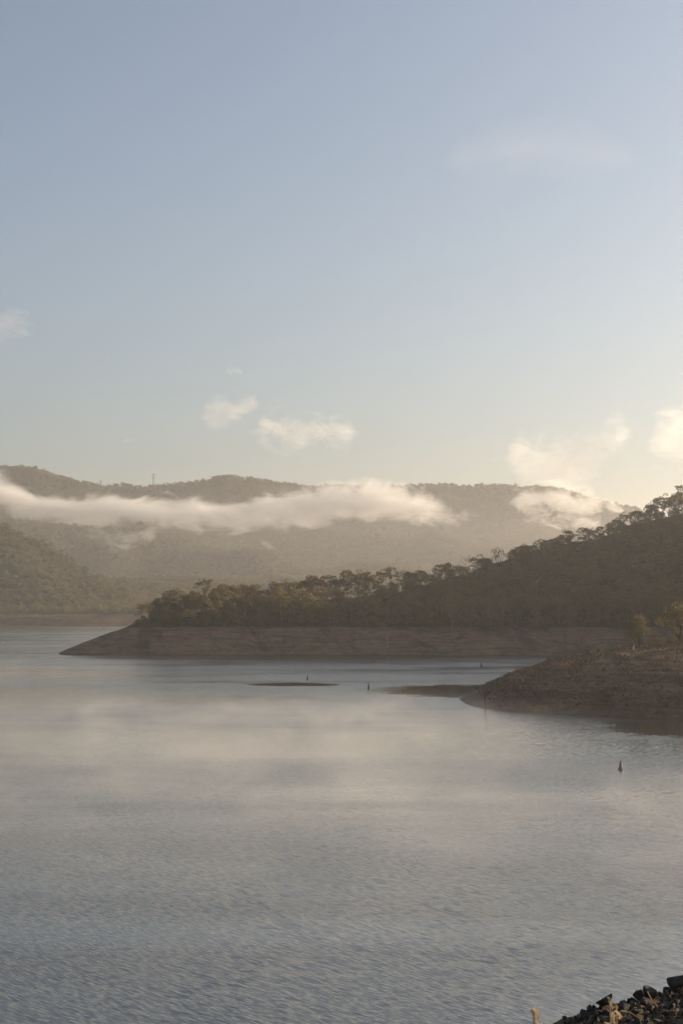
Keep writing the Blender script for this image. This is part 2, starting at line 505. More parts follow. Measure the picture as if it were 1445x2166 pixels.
def gum_parts(seed, H, R_, base=.45, nclump=12, per=95, leaf=.75, flat=.6, stems=1, cr=.30):
    """Crown and trunk geometry of a gum: limbs that fan up to domed leaf clumps."""
    rng = random.Random(seed)
    CV, CF, TV, TF = [], [], [], []
    tops = []
    for s in range(stems):
        lean = Vector((rng.uniform(-.12, .12), rng.uniform(-.12, .12), 0)) * H * (1 + .6 * (stems > 1))
        b0 = Vector((rng.uniform(-.3, .3) * (stems > 1), rng.uniform(-.3, .3) * (stems > 1), -.6))
        fork = Vector((lean.x, lean.y, H * base))
        rr = .017 * H / (stems ** .4)
        tube(TV, TF, limb(rng, b0, fork, .05, 5), [rr * 1.35, rr, rr * .9, rr * .85, rr * .75, rr * .7])
        tops.append((fork, rr))
    for k in range(nclump):
        fork, rr = tops[k % stems]
        a = 2.399 * k + rng.uniform(-.5, .5)
        q = (k + .5) / nclump
        rad_ = R_ * (q ** .5) * rng.uniform(.65, 1.05)
        zt = H * (1 - cr * .35) - (H * (1 - base)) * .85 * (rad_ / R_) ** 2 * rng.uniform(.55, 1.25) - .12 * H * rng.random()
        cx = fork.x * .9 + rad_ * math.cos(a); cy = fork.y * .9 + rad_ * math.sin(a)
        r = R_ * cr * rng.uniform(.75, 1.3)
        zt = min(zt, H - r * flat)
        c = (cx, cy, zt)
        tube(TV, TF, limb(rng, fork - Vector((0, 0, rng.uniform(0, .12) * H)), (cx, cy, zt - r * .1), .10, 4), [rr * .55, rr * .42, rr * .32, rr * .22, rr * .1], 5)
        clump(rng, CV, CF, c, r, flat, int(per * rng.uniform(.7, 1.25)), leaf)
        if rng.random() < .6:
            clump(rng, CV, CF, (cx + rng.uniform(-1, 1) * r, cy + rng.uniform(-1, 1) * r, zt - r * rng.uniform(.5, 1.1)), r * .55, flat, int(per * .3), leaf)
    return CV, CF, TV, TF

def dead_parts(seed, H, spread=.35, n=7):
    rng = random.Random(seed); V, Fc = [], []
    top = (rng.uniform(-.1, .1) * H, rng.uniform(-.1, .1) * H, H * .9)
    path = limb(rng, (0, 0, -.4), top, .08, 6)
    r0 = .020 * H + .06
    tube(V, Fc, path, [r0 * (1 - k * .13) for k in range(7)])
    for k in range(n):
        i = rng.randint(2, 5); a = Vector(path[i]); an = rng.uniform(0, 6.28)
        L = H * spread * rng.uniform(.5, 1)
        e = a + Vector((math.cos(an) * L * .7, math.sin(an) * L * .4, L * rng.uniform(.4, 1.0)))
        lp = limb(rng, a, e, .18, 4)
        tube(V, Fc, lp, [r0 * .45, r0 * .38, r0 * .3, r0 * .22, r0 * .12], 5)
        for _ in range(2):
            b = Vector(lp[rng.randint(1, 3)])
            e2 = b + Vector((rng.uniform(-1, 1), rng.uniform(-1, 1), rng.uniform(.3, 1))) * L * .4
            tube(V, Fc, limb(rng, b, e2, .15, 3), [r0 * .25, r0 * .2, r0 * .14, r0 * .07], 4)
    return V, Fc

PROTO = {}      # kind -> (crown mesh, trunk mesh, height)
def proto(kind, leafmat, barkmat, *a, **k):
    H = a[1]
    cv, cf, tv, tf = gum_parts(*a, **k)
    mc = bpy.data.meshes.new('crown'); mc.from_pydata(cv, [], cf); mc.materials.append(leafmat)
    mt = bpy.data.meshes.new('trunk'); mt.from_pydata(tv, [], tf); mt.materials.append(barkmat)
    PROTO[kind] = (mc, mt, H)
proto('tall', M_LEAF, M_BARK, 1, 20, 5.2, base=.55, nclump=13, per=75, leaf=.62, flat=.55, cr=.30)
proto('umbrella', M_LEAF, M_BARK, 2, 15, 5.0, base=.46, nclump=13, per=80, leaf=.62, flat=.6, cr=.33)
proto('round', M_LEAF, M_BARK_D, 3, 13, 5.2, base=.30, nclump=20, per=85, leaf=.62, flat=.75, cr=.32)
proto('round2', M_LEAF2, M_BARK_D, 4, 14, 5.8, base=.32, nclump=22, per=85, leaf=.62, flat=.7, cr=.30)
proto('pointed', M_LEAF2, M_BARK, 5, 17, 4.2, base=.38, nclump=17, per=80, leaf=.60, flat=.8, cr=.33)
proto('open', M_LEAF, M_BARK, 6, 18, 6.4, base=.48, nclump=14, per=75, leaf=.62, flat=.6, cr=.27)
proto('twin', M_LEAF2, M_BARK, 7, 16, 6.0, base=.42, nclump=16, per=80, leaf=.62, flat=.6, cr=.30, stems=2)
proto('slim', M_LEAF, M_BARK, 8, 18, 3.6, base=.45, nclump=12, per=75, leaf=.60, flat=.8, cr=.38)
proto('golden', M_LEAF_Y, M_BARK_D, 9, 11, 5.0, base=.22, nclump=20, per=100, leaf=.55, flat=.75, cr=.32)
proto('rusty', M_LEAF_R, M_BARK_D, 10, 12, 4.2, base=.40, nclump=11, per=38, leaf=.5, flat=.9, cr=.24)
proto('low', M_LEAF, M_BARK_D, 11, 7, 4.2, base=.18, nclump=15, per=80, leaf=.6, flat=.7, cr=.36)

def put_tree(kind, loc, H, label, group=None, cat='tree', name='gum_tree', rz=None, widen=1.0, rng=random):
    mc, mt, h0 = PROTO[kind]
    root = empty(name, loc, rng.uniform(0, 6.28) if rz is None else rz)
    s = H / h0
    root.scale = (s * widen, s * widen, s)
    for nm, me in (('crown', mc), ('trunk', mt)):
        o = bpy.data.objects.new(nm, me); COL.objects.link(o); o.parent = root
    tag(root, label, cat, group)
    return root
def put_dead(seed, loc, H, label, group=None, mat=None, name='dead_tree', spread=.35, n=7, cat='dead tree'):
    V, Fc = dead_parts(seed, H, spread, n)
    o = mesh_obj(name, V, Fc, mat or M_BARK_W)
    o.location = loc
    return tag(o, label, cat, group)

ORD = ['first', 'second', 'third', 'fourth', 'fifth', 'sixth', 'seventh', 'eighth', 'ninth', 'tenth', 'eleventh', 'twelfth', 'thirteenth', 'fourteenth', 'fifteenth', 'sixteenth', 'seventeenth', 'eighteenth', 'nineteenth']
TENS = {20: 'twentieth', 30: 'thirtieth', 40: 'fortieth', 50: 'fiftieth', 60: 'sixtieth', 70: 'seventieth', 80: 'eightieth'}
TW = {2: 'twenty', 3: 'thirty', 4: 'forty', 5: 'fifty', 6: 'sixty', 7: 'seventy', 8: 'eighty'}
def ordinal(n):
    if n < 20: return ORD[n - 1]
    if n % 10 == 0: return TENS[n]
    return TW[n // 10] + '-' + ORD[n % 10 - 1]

# ---- skyline trees of the peninsula
crest_px = [(p[0] / p[1] * F + 722.5, p[1]) for p in CREST]
def crest_D(px):
    return float(np.interp(px, [c[0] for c in crest_px], [c[1] for c in crest_px]))
LOOK = {'tall': 'tall open-topped gum', 'umbrella': 'flat-topped gum', 'round': 'dense round gum', 'round2': 'broad olive-brown gum', 'pointed': 'pointed olive-green gum',
        'open': 'gappy spreading gum', 'twin': 'wide two-stemmed gum', 'slim': 'slim upright gum', 'low': 'low bushy gum', 'rusty': 'thin rusty-brown tree', 'golden': 'low golden-lit gum'}
SKY_TREES = [(338, 1262, 'slim'), (352, 1264, 'low'), (378, 1243, 'umbrella'), (394, 1256, 'round'), (412, 1250, 'round2'), (432, 1220, 'tall'), (452, 1256, 'low'), (470, 1232, 'pointed'), (488, 1238, 'twin'),
    (503, 1262, 'golden'), (522, 1236, 'round2'), (542, 1234, 'pointed'), (560, 1250, 'low'), (573, 1226, 'slim'), (600, 1227, 'open'), (625, 1229, 'round'), (648, 1226, 'umbrella'), (668, 1216, 'round2'), (690, 1214, 'twin'),
    (712, 1222, 'round'), (735, 1202, 'pointed'), (753, 1206, 'open'), (774, 1209, 'round2'), (806, 1203, 'open'), (831, 1196, 'tall'), (851, 1206, 'umbrella'), (872, 1211, 'round'), (894, 1206, 'round2'),
    (926, 1191, 'twin'), (948, 1188, 'pointed'), (970, 1195, 'umbrella'), (1006, 1172, 'open'), (1030, 1178, 'round'), (1057, 1161, 'rusty'), (1082, 1158, 'slim'), (1100, 1154, 'round2'), (1120, 1150, 'round'),
    (1141, 1138, 'umbrella'), (1170, 1143, 'low'), (1186, 1130, 'open'), (1211, 1119, 'twin'), (1233, 1114, 'umbrella'), (1250, 1126, 'round'), (1271, 1112, 'pointed'), (1300, 1098, 'round2'), (1320, 1082, 'open'),
    (1345, 1078, 'round'), (1365, 1078, 'twin'), (1378, 1064, 'round'), (1388, 1050, 'pointed'), (1401, 1043, 'open'), (1412, 1056, 'round'), (1422, 1046, 'round2'), (1432, 1040, 'twin'), (1442, 1022, 'tall')]
rngT = random.Random(77)
def skyline_word(px):
    if px < 330: return 'at the point'
    return 'on the peninsula skyline'
for i, (px, py, kd) in enumerate(SKY_TREES):
    D = crest_D(px) - 4 + rngT.uniform(-3, 3)
    top = W(px, py, D)
    g = hat(h_pen, top[0], top[1])
    H = max(7.5, min(27.0, (top[2] - g) * 1.05 + .6))
    put_tree(kd, (top[0], top[1], g), H, f'{LOOK[kd]}, {ordinal(i + 1)} along the peninsula skyline from the point', 'gum trees along the peninsula skyline', rng=rngT, widen=(1.12 if px < 1340 else .92) if H > 14 else 1.3)

# lone tree and shrub out on the point
def pen_at(px, D): 
    x = (px - 722.5) / F * D * 1.0
    return (x, D, hat(h_pen, x, D))
put_tree('umbrella', pen_at(301, 878), 11.0, 'small spreading tree standing alone at the left end of the peninsula wood', 'gum trees at the point', rz=1.0)
put_tree('open', pen_at(318, 884), 10.5, 'small leaning tree just inland of the lone tree on the point', 'gum trees at the point', rz=2.2)
put_tree('low', pen_at(293, 874), 3.2, 'dark bush at the foot of the lone tree on the point', cat='bush', name='bush')
for px, D, H, lb in ((330, 886, 6.0, 'dark rounded bush behind the lone tree'), (346, 884, 7, 'second dark bush inland of the point'), (362, 884, 8, 'third dark bush inland, below the skyline trees')):
    put_tree('low', pen_at(px, D), H, lb, cat='bush', name='bush')
put_dead(3, pen_at(989, 1001), 17, 'bare dead tree with pale forked branches on the peninsula skyline', spread=.4)
put_dead(8, pen_at(976, 999), 11, 'shorter bare dead tree beside the forked one on the skyline', spread=.35, n=5)

# ---- rows of trees on the slope behind the bare bank
rows = [(41, 5.6), (53, 8.6), (63, 9.0), (75, 9.4), (89, 9.8)]
frontY = lambda x: float(np.interp(x, [-140, -112, -85, -40, 0, 35, 58, 80, 105, 128, 160, 176, 190], [846, 838, 836, 838, 837, 838, 826, 830, 824, 822, 800, 760, 700]))
kinds = ['round', 'round2', 'twin', 'open', 'low', 'slim', 'pointed', 'umbrella']
occupied = []
for r, (off, sp) in enumerate(rows):
    x, k = -101 + r * 3.0, 0
    while x < 184:
        xx = x + rngT.uniform(-2, 2)
        yy = (frontY(xx) if xx < 140 else 811 ) + off + rngT.uniform(-2.5, 2.5)
        g = hat(h_pen, xx, yy)
        if g > 11.5:
            k += 1
            kd = rngT.choice(kinds if r else ['round', 'round2', 'low', 'low', 'low'])
            H = rngT.uniform(9, 17) if r else rngT.uniform(4.0, 8.5)
            if xx < -80: H = min(H, 9)
            put_tree(kd, (xx, yy, g), H, f'{LOOK[kd]} in shade, {ordinal(k)} from the point, {ORD[r]} row above the bank', 'gum trees on the shaded peninsula slope', rng=rngT, widen=1.1)
            occupied.append((xx, yy))
        x += sp

# ---- the rest of the wood, too many to count: one object
def scatter_object(name, pts, scales, src, mat, label=None, smin=.8, smax=1.2):
    """Points that carry one instance each of a few real trees' crowns."""
    me = bpy.data.meshes.new(name); me.from_pydata(pts, [], [])
    at = me.attributes.new('size', 'FLOAT', 'POINT'); at.data.foreach_set('value', scales)
    o = bpy.data.objects.new(name, me); COL.objects.link(o)
    ng = bpy.data.node_groups.new(name + '_scatter', 'GeometryNodeTree')
    ng.interface.new_socket('Geometry', in_out='INPUT', socket_type='NodeSocketGeometry')
    ng.interface.new_socket('Geometry', in_out='OUTPUT', socket_type='NodeSocketGeometry')
    N = ng.nodes.new; L = ng.links.new
    gi, go = N('NodeGroupInput'), N('NodeGroupOutput')
    j = N('GeometryNodeJoinGeometry')
    for s in src:
        oi = N('GeometryNodeObjectInfo'); oi.inputs['Object'].default_value = s; oi.transform_space = 'ORIGINAL'
        oi.inputs['As Instance'].default_value = True
        L(oi.outputs['Geometry'], j.inputs[0])
    ip = N('GeometryNodeInstanceOnPoints'); ip.inputs['Pick Instance'].default_value = True
    ri = N('FunctionNodeRandomValue'); ri.data_type = 'INT'; ri.inputs[4].default_value = 0; ri.inputs[5].default_value = len(src) - 1
    L(ri.outputs[2], ip.inputs['Instance Index'])
    rr = N('FunctionNodeRandomValue'); rr.data_type = 'FLOAT_VECTOR'; rr.inputs[0].default_value = (-.08, -.08, 0); rr.inputs[1].default_value = (.08, .08, 6.283)
    rr.inputs['Seed'].default_value = 3
    L(rr.outputs[0], ip.inputs['Rotation'])
    na = N('GeometryNodeInputNamedAttribute'); na.data_type = 'FLOAT'; na.inputs['Name'].default_value = 'size'
    L(na.outputs[0], ip.inputs['Scale'])
    L(gi.outputs[0], ip.inputs['Points']); L(j.outputs[0], ip.inputs['Instance'])
    L(ip.outputs[0], go.inputs[0])
    md = o.modifiers.new('scatter', 'NODES'); md.node_group = ng
    tag(o, kind='stuff')
    return o

crowns = {}
for o in bpy.data.objects:
    if o.name.startswith('crown') and o.parent:
        for kd, (mc, mt, h0) in PROTO.items():
            if o.data is mc and kd not in crowns: crowns[kd] = o
pts, scl = [], []
occ = np.array(occupied)
y = 880.0
while y < 1300:
    x = -100.0
    while x < 420:
        xx, yy = x + rngT.uniform(-3, 3), y + rngT.uniform(-3, 3)
        x += 7.6
        if ((occ - (xx, yy)) ** 2).sum(1).min() < 36: continue
        g = hat(h_pen, xx, yy)
        if g < 14: continue
        if xx < 240 and yy > crest_D(722.5 + xx / yy * F) + (10 if xx < 60 else -3): continue
        pts.append((xx, yy, g)); scl.append(rngT.uniform(.62, .95) * (.46 if xx < 240 and yy > crest_D(722.5 + xx / yy * F) - 12 else .9))
    y += 7.4
# around the inlet behind the headland and over the unseen shade-casting hill at right
for _ in range(2600):
    xx, yy = rngT.uniform(150, 950), rngT.uniform(560, 1250)
    if xx < 420 and yy > 875: continue
    g = hat(h_pen, xx, yy)
    if g < 13: continue
    pts.append((xx, yy, g)); scl.append(rngT.uniform(.8, 1.3))
scatter_object('forest', pts, scl, [crowns[k] for k in ('round', 'round2', 'twin', 'open', 'low', 'pointed')], M_LEAF)['label'] = 'shaded eucalypt forest filling the peninsula slope'

# ---- far forest: light crowns, taken from three trees that stand on the far ridge
def far_proto(seed, H, R_, n):
    rng = random.Random(seed); V, Fc = [], []
    for k in range(n):
        a = rng.uniform(0, 6.28); q = rng.random() ** .5 * R_ * .7
        clump(rng, V, Fc, (q * math.cos(a), q * math.sin(a), H * rng.uniform(.45, .8)), R_ * .45, .7, 16, 2.2)
    return V, Fc
M_LEAF_FAR = leaf_material('far_leaves', (.034, .034, .016), (.105, .092, .044), (.26, .21, .085), .006)
far_src = []
for i, (px, H, lb) in enumerate(((690, 15, 'tree rising clear of the far ridge above the fog'), (1020, 14, 'rounded treetop on the far ridge right of the fog bank'), (128, 13, 'dark treetop on the descending far ridge, top left'))):
    V, Fc = far_proto(i + 50, H, 5.5, 9)
    D = 4235
    x = (px - 722.5) / F * D
    r = empty('ridge_tree', (x, D, hat(h_hills, x, D)))
    c = mesh_obj('crown', V, Fc, M_LEAF_FAR, r)
    tv, tf = [], []
    tube(tv, tf, [(0, 0, -1), (.2, .1, H * .4), (.1, 0, H * .7)], [.5, .4, .2])
    mesh_obj('trunk', tv, tf, M_BARK, r)
    tag(r, lb, 'tree', 'trees on the far ridge'); far_src.append(c)
rf_ = np.random.RandomState(4)
N_ = 90000
fx = rf_.uniform(-1050, 1250, N_); fy = rf_.uniform(2010, 4450, N_)
keep = np.abs(fx) < fy * .235 + 40
fx, fy = fx[keep], fy[keep]
fz = h_hills(fx[None], fy[None])[0]
nz = h_hills(fx[None], fy[None] - 6)[0]
keep = (fz > 13.5) & (fz - nz > -.5)
fx, fy, fz = fx[keep], fy[keep], fz[keep]
print('far trees', len(fx))
scatter_object('far_forest', np.stack([fx, fy, fz - 4.0], 1).tolist(), (rf_.uniform(.55, 1.1, len(fx)) * (1 + 1.1 * fbm(fx, fy, 140, 3, 71))).tolist(), far_src, M_LEAF_FAR)['label'] = 'hazy forest covering the far hills'
#PART2
# ------------------------------------------------------------------ power pylons on the far ridge
M_STEEL = NT('galvanised_steel'); M_STEEL = M_STEEL.done(M_STEEL.bsdf((.16, .16, .16), .6, .4))
def pylon(px, D, H, label):
    x = (px - 722.5) / F * D
    r = empty('power_pylon', (x, D, hat(h_hills, x, D)), rad(25))
    V, Fc = [], []
    def bar(a, b, w_=.22): tube(V, Fc, [a, b], [w_, w_], 4)
    def half(z): return 3.2 * (1 - z / H) ** 1.2 + .55
    zs = [0, H * .22, H * .42, H * .58, H * .72, H * .84, H * .95]
    for a, b in zip(zs[:-1], zs[1:]):
        ha, hb = half(a), half(b)
        for sx, sy in ((1, 1), (1, -1), (-1, -1), (-1, 1)):
            bar((sx * ha, sy * ha, a), (sx * hb, sy * hb, b), .26)
            nx_, ny_ = (-sy, sx)
            bar((sx * ha, sy * ha, a), (nx_ * hb, ny_ * hb, b), .13)
    bar((0, 0, H * .9), (0, 0, H), .2)
    mesh_obj('tower_frame', V, Fc, M_STEEL, r)
    for z, L in ((H * .64, 6.5), (H * .78, 7.4), (H * .92, 5.4)):
        V, Fc = [], []
        for s in (-1, 1):
            bar((0, .5, z), (s * L, 0, z + .3), .16); bar((0, -.5, z), (s * L, 0, z + .3), .16); bar((0, 0, z + 1.7), (s * L, 0, z + .3), .14)
            bar((s * (L - .2), 0, z + .2), (s * (L - .2), 0, z - 1.6), .16)
        mesh_obj('cross_arm', V, Fc, M_STEEL, r)
    tag(r, label, 'pylon', 'power pylons on the far ridge')
pylon(324, 4190, 36, 'steel lattice power pylon standing in the saddle of the far ridge')
pylon(212, 4260, 34, 'smaller distant power pylon left of the other, behind the ridge trees')

# ------------------------------------------------------------------ buoys
tb = NT('buoy_paint'); M_BUOY = tb.done(tb.bsdf(tb.mix(tb.noise(tb.obj(), 6, 3), (.028, .013, .004), (.07, .032, .008)), .5, .4))
tb = NT('dark_rubber'); M_RUB = tb.done(tb.bsdf((.014, .013, .012), .6, .3))
def lathe(prof, n=20):
    V, Fc = [], []
    for r_, z in prof:
        for i in range(n):
            a = 2 * math.pi * i / n; V.append((r_ * math.cos(a), r_ * math.sin(a), z))
    for k in range(len(prof) - 1):
        for i in range(n):
            j = (i + 1) % n; Fc.append((k * n + i, k * n + j, (k + 1) * n + j, (k + 1) * n + i))
    Fc.append(tuple(range(n))[::-1]); Fc.append(tuple(range((len(prof) - 1) * n, len(prof) * n)))
    return V, Fc
def make_buoy():
    r = empty('buoy')
    mesh_obj('float_collar', *lathe([(.18, -.30), (.30, -.22), (.34, -.04), (.34, .06), (.30, .14), (.20, .16)]), M_RUB, r, True)
    mesh_obj('body', *lathe([(.24, .14), (.22, .28), (.155, .62), (.11, .88), (.105, .92)]), M_BUOY, r)
    mesh_obj('top_cap', *lathe([(.06, .92), (.085, .95), (.09, 1.02), (.05, 1.07), (.015, 1.09)]), M_RUB, r)
    return r
b0 = make_buoy()
BU = [(1313, 1628, 1.05, 'large cone-topped buoy floating off the headland, largest and nearest to the shore rocks'), (780, 1456, 1.15, 'dark buoy between the lens-shaped slick and the tip of the headland'),
      (650, 1437, 1.15, 'small dark buoy just behind the lens-shaped dark slick'), (795, 1397, .95, 'tiny distant buoy close under the bare peninsula bank'), (1018, 1410, 1.35, 'small distant buoy in the inlet behind the headland')]
for i, (px, py, s, lb) in enumerate(BU):
    o = b0 if i == 0 else copy_tree(b0)
    o.location = on_lake(px, py); o.scale = (s * 1.2, s * 1.2, s * 1.2)
    o.rotation_euler = (rad((-2, 3, 6, 2, -3)[i]), rad((2, -3, 5, 0, 2)[i]), .3 * i)
    tag(o, lb, 'buoy', 'buoys on the lake')

# ------------------------------------------------------------------ things on the headland
def head_at(px, D):
    x = (px - 722.5) / F * D
    return (x, D, hat(h_head, x, D))
put_tree('golden', head_at(1350, 466), 9.3, 'small round golden-lit tree on the headland behind the white post', group='golden trees on the headland', rz=.7, widen=.86)
put_tree('golden', head_at(1434, 476), 12.6, 'larger golden-lit tree at the right edge of the headland top', group='golden trees on the headland', rz=2.9, widen=.95)
for px, D, H, wd, lb in ((1390, 462, 2.7, 1.05, 'large dark rounded bush on the headland between the two golden trees'), (1374, 464, 2.3, .55, 'narrow upright bush left of the large rounded one'),
        (1417, 463, 2.1, .95, 'low wide bush under the larger golden tree'), (1438, 462, 2.2, .9, 'dark bush at the right edge of the headland top'), (1333, 468, 1.7, .75, 'small dark bush beside the small golden tree trunk')):
    put_tree('low', head_at(px, D), H, lb, group='bushes on the headland top', cat='bush', name='bush', widen=wd * 1.25, rng=rngT)
tb = NT('white_paint'); M_WHITE = tb.done(tb.bsdf((.80, .80, .80), .5, .3))
p_ = head_at(1339, 450)
def box(V, Fc, x0, x1, y0, y1, z0, z1, tp=0):
    i = len(V)
    V.extend([(x0, y0, z0), (x1, y0, z0), (x1, y1, z0), (x0, y1, z0), (x0 + tp, y0 + tp, z1), (x1 - tp, y0 + tp, z1), (x1 - tp, y1 - tp, z1), (x0 + tp, y1 - tp, z1)])
    Fc.extend([(i, i + 3, i + 2, i + 1), (i + 4, i + 5, i + 6, i + 7)] + [(i + a, i + (a + 1) % 4, i + 4 + (a + 1) % 4, i + 4 + a) for a in range(4)])
pr = empty('marker_post', (p_[0], p_[1], p_[2] - .1))
V, Fc = [], []; box(V, Fc, -.16, .16, -.16, .16, .1, 1.42); box(V, Fc, -.16, .16, -.16, .16, 1.42, 1.5, .06)
mesh_obj('post', V, Fc, M_WHITE, pr)
V, Fc = [], []; box(V, Fc, -.5, .5, -.4, .4, -.4, .12, .04)
mesh_obj('footing', V, Fc, M_WHITE, pr)
tag(pr, 'square white marker post on a footing at the top of the headland', 'post')

# dead saplings at the water's edge
put_dead(21, (*on_lake(1026, 1501)[:2], -.1), 6.6, 'thin leafless forked tree standing at the tip of the headland water line', mat=M_BARK_D, spread=.55, n=6)
put_dead(22, (*on_lake(1016, 1501)[:2], -.3), 1.1, 'short black stump poking out of the water beside the leafless tree', mat=M_BARK_D, spread=.6, n=2, name='stump', cat='stump')
put_dead(25, (*on_lake(1432, 1517)[:2], .1), 4.2, 'dark leafless sapling at the waterline on the right edge', mat=M_BARK_D, spread=.5, n=5)
put_dead(29, head_at(1262, 430), 2.2, 'small dead shrub on the headland crest left of the post', mat=M_BARK_D, spread=.7, n=6, name='dead_shrub', cat='dead shrub')

# ------------------------------------------------------------------ rocks
def rock_mesh(seed, kind=0):
    rng = random.Random(seed)
    bm = bmesh.new()
    sx, sy, sz = rng.uniform(.8, 1.3), rng.uniform(.6, 1.0), rng.uniform(.35, .8)
    for _ in range(rng.randint(11, 17)):
        p = Vector((rng.uniform(-1, 1), rng.uniform(-1, 1), rng.uniform(-1, 1)))
        m = max(abs(p.x), abs(p.y), abs(p.z)); p = p / m * rng.uniform(.8, 1.0)
        bm.verts.new((p.x * sx * .5, p.y * sy * .5, p.z * sz * .5))
    bmesh.ops.convex_hull(bm, input=bm.verts)
    bmesh.ops.delete(bm, geom=[v for v in bm.verts if not v.link_faces], context='VERTS')
    bmesh.ops.bevel(bm, geom=bm.edges[:], offset=.025, segments=1, affect='EDGES')
    me = bpy.data.meshes.new('rock'); bm.to_mesh(me); bm.free()
    return me
tb = NT('riprap_stone'); p = tb.obj()
n1, n2 = tb.noise(p, 3.5, 5, .65), tb.noise(p, 16, 4, .7)
oi = tb.n('ShaderNodeObjectInfo')
c = tb.mix(tb.smooth(n1, .35, .65), (.022, .019, .017), (.075, .060, .046))
c = tb.mix(tb.smooth(n2, .60, .72), c, (.15, .12, .085))
c = tb.mix(tb.math('MULTIPLY', tb.smooth(oi.outputs['Random'], .80, .92), .7), c, (.20, .15, .10))
M_ROCK = tb.done(tb.bsdf(c, .85, .3, tb.bump(tb.math('ADD', n1, tb.math('MULTIPLY', n2, .4)), .7, .06)))
ROCKS = [rock_mesh(s) for s in range(14)]
for me in ROCKS: me.materials.append(M_ROCK)
def put_rock(i, loc, s, label, group, rng):
    o = bpy.data.objects.new('rock', ROCKS[i % 14]); COL.objects.link(o)
    o.location = loc; o.scale = (s, s, s)
    o.rotation_euler = (rng.uniform(-.6, .6), rng.uniform(-.6, .6), rng.uniform(0, 6.28))
    return tag(o, label, 'rock', group)
rngR = random.Random(9)
G_H = 'rocks on the bare headland'
for i, (px, D, s, lb) in enumerate(((1104, 520, 3.6, 'dark wedge-shaped boulder on the headland outline above the dark slick'), (1085, 529, 2.0, 'low dark rock left of the wedge-shaped boulder'), (1092, 526, 1.6, 'small rock touching the wedge-shaped boulder'),
        (1160, 505, 1.7, 'rock on the sloping headland outline right of the boulder'), (1206, 486, 1.8, 'rock halfway up the sloping headland outline'), (1243, 470, 2.2, 'rock near the top of the sloping headland outline'),
        (1150, 420, 1.2, 'dark stone low on the face of the headland'), (1162, 425, .9, 'small dark stone beside the low stone on the headland face'))):
    put_rock(i, head_at(px, D), s, lb, G_H, rngR)
stones = []
for i in range(80):
    px, D = rngR.uniform(1040, 1445), rngR.uniform(378, 450)
    q = head_at(px, D)
    if q[2] < .2: continue
    stones.append((px, q))
for i, (px, q) in enumerate(sorted(stones, key=lambda a: a[0])):
    put_rock(i + 3, q, rngR.uniform(.35, .95), f'small loose stone, {ordinal(i + 1)} from the tip across the bare headland face', 'loose stones on the headland face', rngR)

# tussocks and dead grass on the headland, uncountable
def blades(n, f, xr, yr, cond, name, mat, hmin, hmax, wmin, label, seed=1, k=5):
    rng = random.Random(seed); V, Fc = [], []
    for _ in range(n):
        x, y = rng.uniform(*xr), rng.uniform(*yr)
        z = None
        if not cond(x, y, None): continue
        z = hat(f, x, y)
        if not cond(x, y, z): continue
        s = rng.uniform(hmin, hmax)
        for _ in range(k):
            a = rng.uniform(0, 6.28); bx, by = math.cos(a), math.sin(a)
            r0 = rng.uniform(0, .35) * s; wv = wmin * rng.uniform(.6, 1.4); le = rng.uniform(.1, .7) * s
            i = len(V)
            px_, py_ = x + bx * r0, y + by * r0
            V.extend([(px_ - by * wv, py_ + bx * wv, z - .05), (px_ + by * wv, py_ - bx * wv, z - .05), (px_ + bx * le, py_ + by * le, z + s * rng.uniform(.6, 1))])
            Fc.append((i, i + 1, i + 2))
    o = mesh_obj(name, V, Fc, mat); tag(o, kind='stuff'); o['label'] = label
    return o
tb = NT('dry_grass'); c = tb.mix(tb.smooth(tb.noise(tb.pos(), .12, 4, .6), .35, .65), (.09, .06, .036), (.19, .135, .08))
M_GRASS = tb.done(tb.bsdf(c, .9, .1))
inview = lambda x, y, z: True if z is None else z > 1.2
blades(4200, h_head, (35, 110), (378, 505), lambda x, y, z: (abs(x) < y * .205) if z is None else z > 1.0, 'dead_grass', M_GRASS, .25, .8, .10, 'dead grass and low scrub on the headland', 3, 6)
tb = NT('pale_grass'); M_GRASS2 = tb.done(tb.bsdf((.24, .185, .115), .9, .1))
blades(1100, h_head, (72, 112), (448, 500), lambda x, y, z: True if z is None else z > 12.8, 'grass', M_GRASS2, .3, .6, .10, 'pale dry grass on the headland top', 4, 6)

# ------------------------------------------------------------------ driftwood and dead trees on the peninsula bank
def pen_on(px, py):
    lo, hi = 834.0, 905.0
    best = None
    for D in np.arange(834, 960, .5):
        x = (px - 722.5) / F * D; z = hat(h_pen, x, D)
        if z > W(px, py, D)[2] - .05: return (x, D, z)
    return (x, 890, z)
for sd, px, py, H, lb, mt in ((31, 821, 1366, 11, 'grey dead tree standing on the middle of the bare bank', M_BARK_W), (32, 634, 1368, 6, 'thin dead tree low on the bank left of the pale driftwood', M_BARK), (33, 1125, 1262, 10, 'pale dead trunk deep in the shaded slope, left of a pair', M_BARK_W),
        (34, 1133, 1262, 11, 'pale dead trunk deep in the shaded slope, right of a pair', M_BARK_W), (35, 155, 1378, 2.6, 'leafless shrub near the tip of the point', M_BARK_D), (36, 145, 1381, 1.3, 'dark stump at the very tip of the point', M_BARK_D), (37, 1195, 1366, 8, 'dark bare tree at the foot of the bank in the inlet', M_BARK_D),
        (38, 1228, 1372, 5, 'small dark bare tree where the inlet bank meets the headland', M_BARK_D), (39, 738, 1350, 6, 'slender grey dead sapling on the bare bank', M_BARK)):
    o = put_dead(sd, pen_on(px, py), H, lb, mat=mt, spread=.45, n=6)
rngD = random.Random(5)
